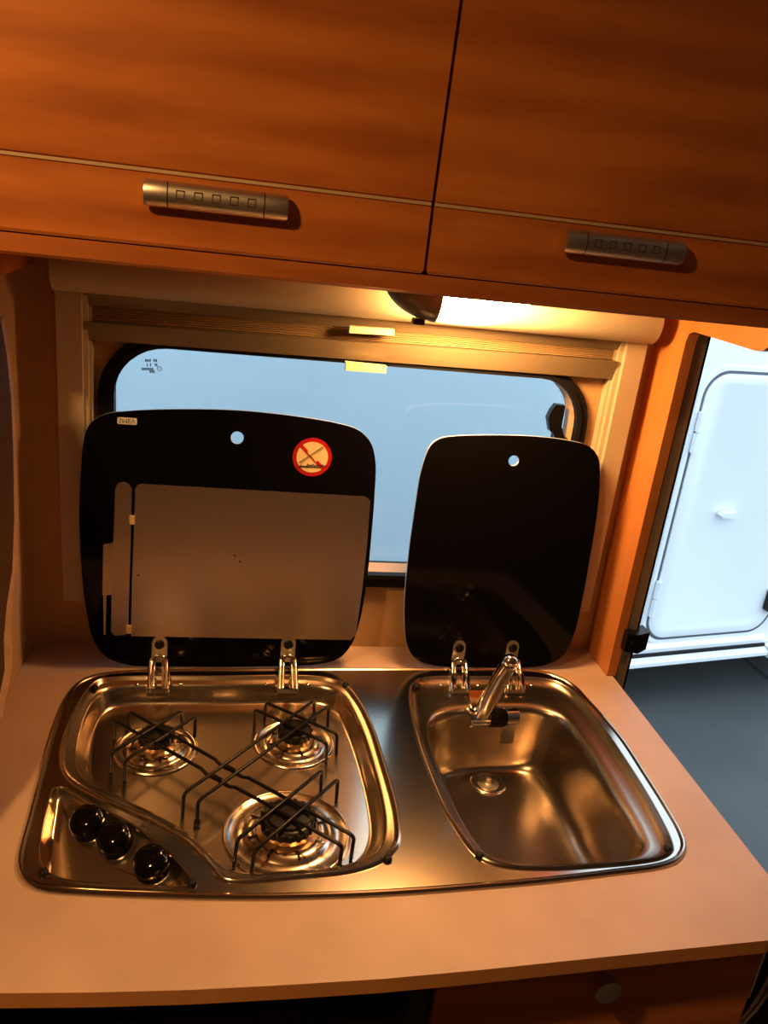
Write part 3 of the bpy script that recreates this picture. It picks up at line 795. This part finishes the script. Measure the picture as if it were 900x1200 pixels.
# ---- text helper: mesh letters
def letters(txt, size):
    cu = bpy.data.curves.new('lettering', 'FONT'); cu.body = txt; cu.size = size; cu.align_x = 'CENTER'; cu.align_y = 'CENTER'; cu.resolution_u = 2
    o = bpy.data.objects.new('lettering_tmp', cu); col.objects.link(o)
    bpy.context.view_layer.update()
    me = bpy.data.meshes.new_from_object(o.evaluated_get(bpy.context.evaluated_depsgraph_get()))
    vs = [tuple(v.co) for v in me.vertices]; fs = [tuple(p.vertices) for p in me.polygons]
    bpy.data.objects.remove(o); bpy.data.meshes.remove(me)
    return vs, fs
# maker's mark on the ridge beside the knobs
c = onz((173, 967), PZ); ang = math.atan2(kd[1], kd[0])
vs, fs = letters('SMEV', .0085)
MB().add([(c[0] + x * math.cos(ang) - y * math.sin(ang), c[1] + x * math.sin(ang) + y * math.cos(ang), PZ + .0042) for x, y, z in vs], fs).build('maker_mark', M_INK, unit, smooth=0)

# rubber bumpers and rivets along the rims
src = None
for q in ((111, 807), (405, 804), (454, 1008), (51, 1024), (225, 1036), (489, 805), (658, 801), (562, 1004), (783, 996)):
    p = onz(q, PZ)
    if src is None:
        src = MB().lathe([(.0050, 0), (.0050, .0022), (.0040, .0042), (.0015, .0050)], (p[0], p[1], PZ), n=14).build('rubber_bumper', M_RUBBER, unit, smooth=50)
        dz = WLOC[src.name].z
    else: rep(src, (p[0], p[1], dz), unit)
src = None
for q in ((160, 801), (211, 801), (312, 801), (361, 801), (517, 802), (560, 802), (623, 802)):
    p = onz(q, PZ - .003)
    if src is None:
        src = MB().lathe([(.0034, 0), (.0032, .0012), (.0018, .0022), (.0006, .0024)], (p[0], p[1], PZ - .0045), n=14).build('rivet', M_CHROME, unit, smooth=50)
        dz = WLOC[src.name].z
    else: rep(src, (p[0], p[1], dz), unit)

# ================================================================== GLASS LIDS
LO = np.array([0, -0.068, 0.9075]); LV = np.array([0, 0.024, 0.378]); LV /= np.linalg.norm(LV)
LN = np.array([0, -LV[2], LV[1]])          # towards the room
def lid2(q, w=0.0):
    p = onplane(q, LO + LN * w, LN) - LO - LN * w
    return (p[0], p @ LV)
def lid3(a, v, w):
    p = LO + LV * v + LN * w; return (a, p[1], p[2])
def lid(px, hole_px, hole_r, name, label):
    o2 = [tuple(p) for p in catmull([lid2(q) for q in px], 6)]
    h = lid2(hole_px)
    b = MB().plate([o2, circ(h[0], h[1], hole_r, 28)], lambda a, v, t: lid3(a, v, -.005 * t), side_mi=1)
    return b.build(name, [M_LIDGLASS, M_LIDEDGE], unit, smooth=0, label=label)
hl_px = [(99, 512), (106, 496), (122, 486), (160, 481), (225, 479.5), (280, 481), (340, 487), (395, 496), (420, 504), (434, 518), (440, 540), (439, 580), (436, 620), (430, 680), (421, 730), (412, 755), (398, 771), (375, 778), (300, 781), (200, 781), (150, 779), (125, 770), (110, 751), (101, 715), (95, 660), (93, 600), (95, 550)]
sl_px = [(505, 522), (516, 514), (535, 511), (570, 510), (620, 511), (665, 516), (690, 523), (701, 536), (703, 560), (700, 600), (692, 650), (682, 705), (672, 745), (660, 768), (640, 779), (610, 782), (560, 782), (510, 780), (487, 772), (477, 755), (474, 725), (475, 690), (480, 640), (487, 590), (494, 550)]
hlid = lid(hl_px, (278, 513), .0085, 'hob_lid', 'wide black glass lid folded up over the hob')
slid = lid(sl_px, (602, 540), .0078, 'sink_lid', 'narrow plain black glass lid folded up behind the sink')
def lidplate(px, w0, w1, name, mat, parent, smooth=0, label=None):
    o2 = [lid2(q, w1) for q in px]
    return MB().plate([o2], lambda a, v, t: lid3(a, v, w1 + (w0 - w1) * t)).build(name, mat, parent, smooth=smooth, label=label)
shield = lidplate([(161, 568.5), (166, 567), (428, 582), (434, 587), (430, 640), (424, 695), (417, 744), (411, 750), (290, 748), (153.5, 745.5), (154.5, 690), (156.5, 630), (158.5, 573)], .006, .0072, 'heat_shield', M_ALU, hlid, label='brushed aluminium heat shield plate')
lidplate([(135, 573), (138, 566.5), (145, 564.5), (150.5, 566.5), (154.5, 573), (153, 640), (150, 738), (147, 744), (134, 745), (130, 740), (131, 690), (133, 630)], .008, .0094, 'shield_flap', M_ALU, hlid, label='narrow folding side flap of the heat shield')
lidplate([(121, 638), (132, 636.5), (131, 697), (120, 698)], .006, .016, 'flap_bracket', M_ALU, hlid)
lidplate([(121, 698), (124.5, 698), (123.5, 744), (121.5, 744)], .008, .011, 'flap_rod', M_HANDLE, hlid)
for q in ((155, 609), (151, 737)):
    a, v = lid2(q, .01)
    MB().plate([rrect(a - .0035, a + .0035, v - .006, v + .006, .001, 2)], lambda x, y, t: lid3(x, y, .0125 - .003 * t)).build('flap_hinge', M_INLAY, hlid, smooth=0)
for q in ((275, 651), (281, 658), (162, 674)):
    a, v = lid2(q, .0073)
    MB().prism([(a - .002, v + .0016), (a - .0005, v - .0012), (a + .0024, v - .002), (a + .0008, v + .0006)], lambda x, y, t: lid3(x, y, .0072 + .0002 * t)).build('shield_scratch', M_GROOVE, hlid, smooth=0)
# warning sticker
a0, v0 = lid2((366, 536), .001); Rr = (lid2((389.5, 538), .001)[0] - lid2((343.5, 534), .001)[0]) / 2
st = MB().plate([circ(a0, v0, Rr, 48)], lambda x, y, t: lid3(x, y, .0006 - .0006 * t)).build('warning_sticker', M_RED, hlid, smooth=0, label='round red and cream prohibition sticker')
MB().plate([circ(a0, v0, Rr * .80, 48)], lambda x, y, t: lid3(x, y, .0009 - .0003 * t)).build('sticker_face', M_CREAM, hlid, smooth=0)
ink = MB()
def bar(mb, x0, y0, x1, y1, w, z):
    dx, dy = x1 - x0, y1 - y0; l = math.hypot(dx, dy); nx, ny = -dy / l * w / 2, dx / l * w / 2
    mb.prism([(x0 + nx, y0 + ny), (x1 + nx, y1 + ny), (x1 - nx, y1 - ny), (x0 - nx, y0 - ny)], lambda x, y, t: lid3(a0 + Rr * x, v0 + Rr * y, z - .0004 * t))
slash = MB(); bar(slash, -.60, .56, .60, -.56, .17, .0012)
slash.build('sticker_slash', M_RED, hlid, smooth=0)
bar(ink, -.64, -.30, .50, .58, .035, .0015); bar(ink, -.58, -.34, .56, .52, .02, .0015)
bar(ink, -.62, -.50, -.12, -.50, .07, .0015); bar(ink, -.56, -.42, -.48, -.50, .05, .0015)
bar(ink, -.12, -.50, .48, -.50, .035, .0015)
for k in range(8):
    x = -.24 + k * .125; bar(ink, x, -.46, x + .05, -.34 - .05 * (k % 2), .035, .0015); bar(ink, x + .05, -.34 - .05 * (k % 2), x + .11, -.44, .03, .0015)
ink.build('sticker_drawing', M_INK, hlid, smooth=0, label='thin black drawing of a lid closing on a lit burner')
hand = MB(); hp = [(-.28, .30), (-.12, .34), (.02, .24), (.06, .10), (.20, -.02), (.26, -.14), (.20, -.24), (.10, -.12), (.02, -.02), (-.06, .06), (-.16, .10)]
hand.prism(hp, lambda x, y, t: lid3(a0 + Rr * x, v0 + Rr * y, .0014 - .0004 * t))
hand.build('sticker_hand', M_CREAM, hlid, smooth=0)
# maker's badge, seen upside down from below the glass
a1, v1 = lid2((149, 493.5), .001); bw = (lid2((161, 494), .001)[0] - lid2((138, 493), .001)[0]); bh = bw * .36
badge = MB().plate([rrect(a1 - bw / 2, a1 + bw / 2, v1 - bh / 2, v1 + bh / 2, bh * .2, 4)], lambda x, y, t: lid3(x, y, .0006 - .0006 * t)).build('maker_badge', M_WHITE, hlid, smooth=0, label='small white badge with mirrored black capitals')
vs, fs = letters('SMEV', 1.0)
xs = [v[0] for v in vs]; ys = [v[1] for v in vs]; sx = bw * .84 / (max(xs) - min(xs)); sy = bh * .70 / (max(ys) - min(ys)); cx = (max(xs) + min(xs)) / 2; cy = (max(ys) + min(ys)) / 2
MB().add([lid3(a1 + (x - cx) * sx, v1 - (y - cy) * sy, .0009) for x, y, z in vs], fs).build('badge_lettering', M_INK, hlid, smooth=0)

# hinges: riveted tongue on the glass and a doubled chrome loop down to the rim
def hinge(top_px, foot_px, wide):
    a, v = lid2(top_px, .004)
    b = MB(); b.mi = 1
    tongue = [(a - wide, v - .026), (a + wide, v - .026), (a + wide, v + .004)] + [(a + wide * math.cos(math.radians(q)), v + .004 + wide * math.sin(math.radians(q))) for q in range(20, 161, 20)] + [(a - wide, v + .004)]
    b.plate([tongue], lambda x, y, t: lid3(x, y, .0035 - .003 * t)); b.mi = 0
    F0 = onz(foot_px, PZ - .004)
    T0 = np.array(lid3(a, v - .022, .006))
    for s in (-1, 1):
        off = s * .0105
        pts = [T0 + np.array([off * .6, .002, .004]), T0 + np.array([off, -.004, .003]), T0 + np.array([off * 1.05, -.010, -.004])]
        E = np.array([F0[0] + off * 1.15, F0[1], F0[2]])
        pts += [pts[-1] * .5 + E * .5 + np.array([0, -.003, .003]), E + np.array([0, 0, .004]), E]
        b.tube([np.array(p) for p in pts], [.0032, .0036, .0036, .0036, .0036, .0032], 10)
        # inner loop strand
        pts2 = [np.array(p) + np.array([-s * .0052, .0035, -.001]) for p in pts]
        b.tube(pts2, .0018, 8)
    # arch joining the two strands
    arc = [T0 + np.array([0.0105 * math.cos(math.radians(q)), -.004, .002 + .008 * math.sin(math.radians(q))]) for q in range(0, 181, 20)]
    b.tube(arc, .0030, 10)
    h = b.build('hinge', [M_CHROME, M_HANDLE], unit, smooth=50)
    sc = MB().lathe([(.0068, 0), (.0068, .0018), (.0054, .0032), (.002, .0036)], lid3(a, v + .002, .0034), axis=LN, n=20).build('hinge_screw', M_BLACKPL, h, smooth=40)
    MB().box(F0[0] - .014, F0[0] + .014, F0[1] - .005, F0[1] + .004, F0[2] - .003, F0[2] + .0012).build('hinge_slot', M_GROOVE, h, smooth=0)
for t, f, w in (((187, 757), (185, 811), .0105), ((338, 757), (337, 811), .0105), ((538.5, 761), (539, 811), .0095), ((601, 761), (604, 811), .0095)):
    hinge(t, f, w)

# ================================================================== TAP (fixed to the sink ledge)
TY = -.178
pL = ony((548, 841), TY); pR = ony((609, 841), TY)
zt = (pL[2] + pR[2]) / 2; x0 = pL[0]; x1 = pR[0]
fx = lambda u: x0 + (x1 - x0) * u
b = MB()
b.lathe([(.0100, 0), (.0140, .001), (.0140, .004), (.0115, .005), (.0110, .0055), (.0110, (x1 - x0) * .42)], (x0, TY, zt), axis=(1, 0, 0), n=28)
# foot on the ledge behind
b.prism([(TY + .004, zt - .009), (TY + .004, zt + .006), (TY + .022, zt + .009), (TY + .040, PZ + .006), (TY + .044, PZ - .012), (TY + .018, PZ - .012)], lambda y, z, t: (fx(.12) + (fx(.62) - fx(.12)) * t, y, z))
tap = b.build('tap', M_CHROME, unit, smooth=40, label='chrome folding tap with a black collar')
MB().lathe([(.0110, 0), (.0132, .001), (.0132, .022), (.0110, .023)], (fx(.40), TY, zt), axis=(1, 0, 0), n=28).build('collar', M_BLACKPL, tap, smooth=40)
b = MB().lathe([(.0120, 0), (.0135, .001), (.0135, .0185), (.0120, .020)], (fx(.70), TY, zt), axis=(1, 0, 0), n=28)
b.prism(rrect(fx(.64), fx(.90), zt - .036, zt - .006, .003), lambda a, c, t: (a, TY - .011 + .005 * t, c))
b.build('end_cap', M_CHROME, tap, smooth=40)
# raised spout: a tapering flattened bar ending in a ball
Sa = np.array([fx(.20), TY - .002, zt]); Sb = ony((596, 778), TY + .004)
sd = (Sb - Sa); Ls = np.linalg.norm(sd); sd /= Ls
wv = np.cross(sd, np.array([0, 1, 0])); wv /= np.linalg.norm(wv); tv = np.cross(wv, sd)
loops = []
for t, w, th in ((0, .0080, .0085), (.06, .0100, .0085), (.25, .0112, .0072), (.5, .0120, .0062), (.75, .0118, .0064), (.92, .0108, .0072), (1.0, .0095, .0075)):
    c = Sa + sd * Ls * t; l = []
    for k in range(20):
        q = 2 * math.pi * k / 20; cq, sq = math.cos(q), math.sin(q)
        l.append(c + wv * w * math.copysign(abs(cq) ** .32, cq) + tv * th * math.copysign(abs(sq) ** .32, sq))
    loops.append(l)
b = MB().loft(loops, True, True)
sp = b.build('spout', M_CHROME, tap, smooth=50)
prof = [(.0098, -.004), (.0112, -.003), (.0112, .000), (.0104, .001), (.0110, .003), (.0108, .007), (.0085, .0115), (.005, .0138), (.001, .0145)]
MB().lathe(prof, Sb, axis=sd, n=24).build('spout_tip', M_CHROME, tap, smooth=50)

# ================================================================== BASE CABINET
bc = thing('base_cabinet', 'brown wooden kitchen base cabinet with a knobbed drawer under the worktop', 'cabinet', (0.4, -0.3, 0.0))
FY = -0.545
xd = onplane((508, 1180), (0, FY, 0), (0, 1, 0))[0]
b = MB()
b.box(xd, xd + .012, FY + .02, -0.003, 0.0, .8822); b.box(0.584, 0.600, FY + .02, -0.003, 0.0, .8822)
b.box(xd + .012, 0.584, FY + .02, -0.003, 0.06, .075)
b.box(xd + .012, 0.584, -.015, -0.003, .075, .78)
b.build('carcass', M_WOODH, bc, smooth=0)
MB().box(xd, 0.600, FY, FY + .018, .70, .872, bev=.002).build('drawer_front', M_WOODH, bc, smooth=30)
MB().box(xd, 0.600, FY, FY + .018, .07, .694, bev=.002).build('cabinet_door', M_WOODH, bc, smooth=30)
kp = ony((711, 1158), FY - .018)
MB().lathe([(.0065, 0), (.0065, .010), (.0140, .014), (.0150, .019), (.0140, .024), (.008, .026)], (kp[0], FY, kp[2]), axis=(0, -1, 0), n=28).build('drawer_knob', M_HANDLE, bc, smooth=40)
fr = thing('fridge', 'black fridge front below the worktop beside the drawer', 'fridge', (0.0, -0.4, 0.0))
MB().box(-0.232, xd - .006, FY + .024, -.10, .0, .755).build('fridge_body', M_FRIDGE, fr, smooth=0)
MB().box(-0.232, xd - .004, FY + .004, FY + .022, .08, .850, bev=.004).build('fridge_door', M_FRIDGE, fr, smooth=30)
MB().box(-0.20, xd - .03, FY - .008, FY + .004, .800, .825, bev=.003).build('door_handle', M_BLACKPL, fr, smooth=30)

# ================================================================== CURTAIN at the left end
cu = thing('curtain', 'brown curtain with a pale wavy hem hanging against the left partition', 'curtain', (-0.235, -0.25, 0.92))
hem_px = [(5, 372), (11, 410), (16, 460), (19, 520), (21, 600), (20, 660), (15, 700), (13, 740), (15, 775), (11, 800), (6, 822), (3, 840)]
hem = [onx(q, -.236) for q in hem_px]
def cpt(i, u):
    p = hem[i]; wob = .008 * math.sin(u * 55 + i * .35)
    return (-.236 + wob * min(1, u * 25) - .004 * min(1, u * 30), p[1] - u, p[2])
us = [.019 + .007 * k for k in range(38)]
def sheet(us, th):
    b = MB(); n = len(hem)
    for k in range(len(us) - 1):
        for i in range(n - 1):
            A = [cpt(i, us[k]), cpt(i, us[k + 1]), cpt(i + 1, us[k + 1]), cpt(i + 1, us[k])]
            b.add(A, [(0, 1, 2, 3)]); b.add([(p[0] - th, p[1], p[2]) for p in A], [(3, 2, 1, 0)])
    for i in range(n - 1):
        for k in (0, len(us) - 1):
            a, c = cpt(i, us[k]), cpt(i + 1, us[k]); b.add([a, c, (c[0] - th, c[1], c[2]), (a[0] - th, a[1], a[2])], [(0, 1, 2, 3)])
    return b
sheet(us, .003).build('curtain_cloth', M_CURTAIN, cu, smooth=60)
sheet([0, .005, .010, .015, .019], .004).build('curtain_hem', M_HEM, cu, smooth=60)
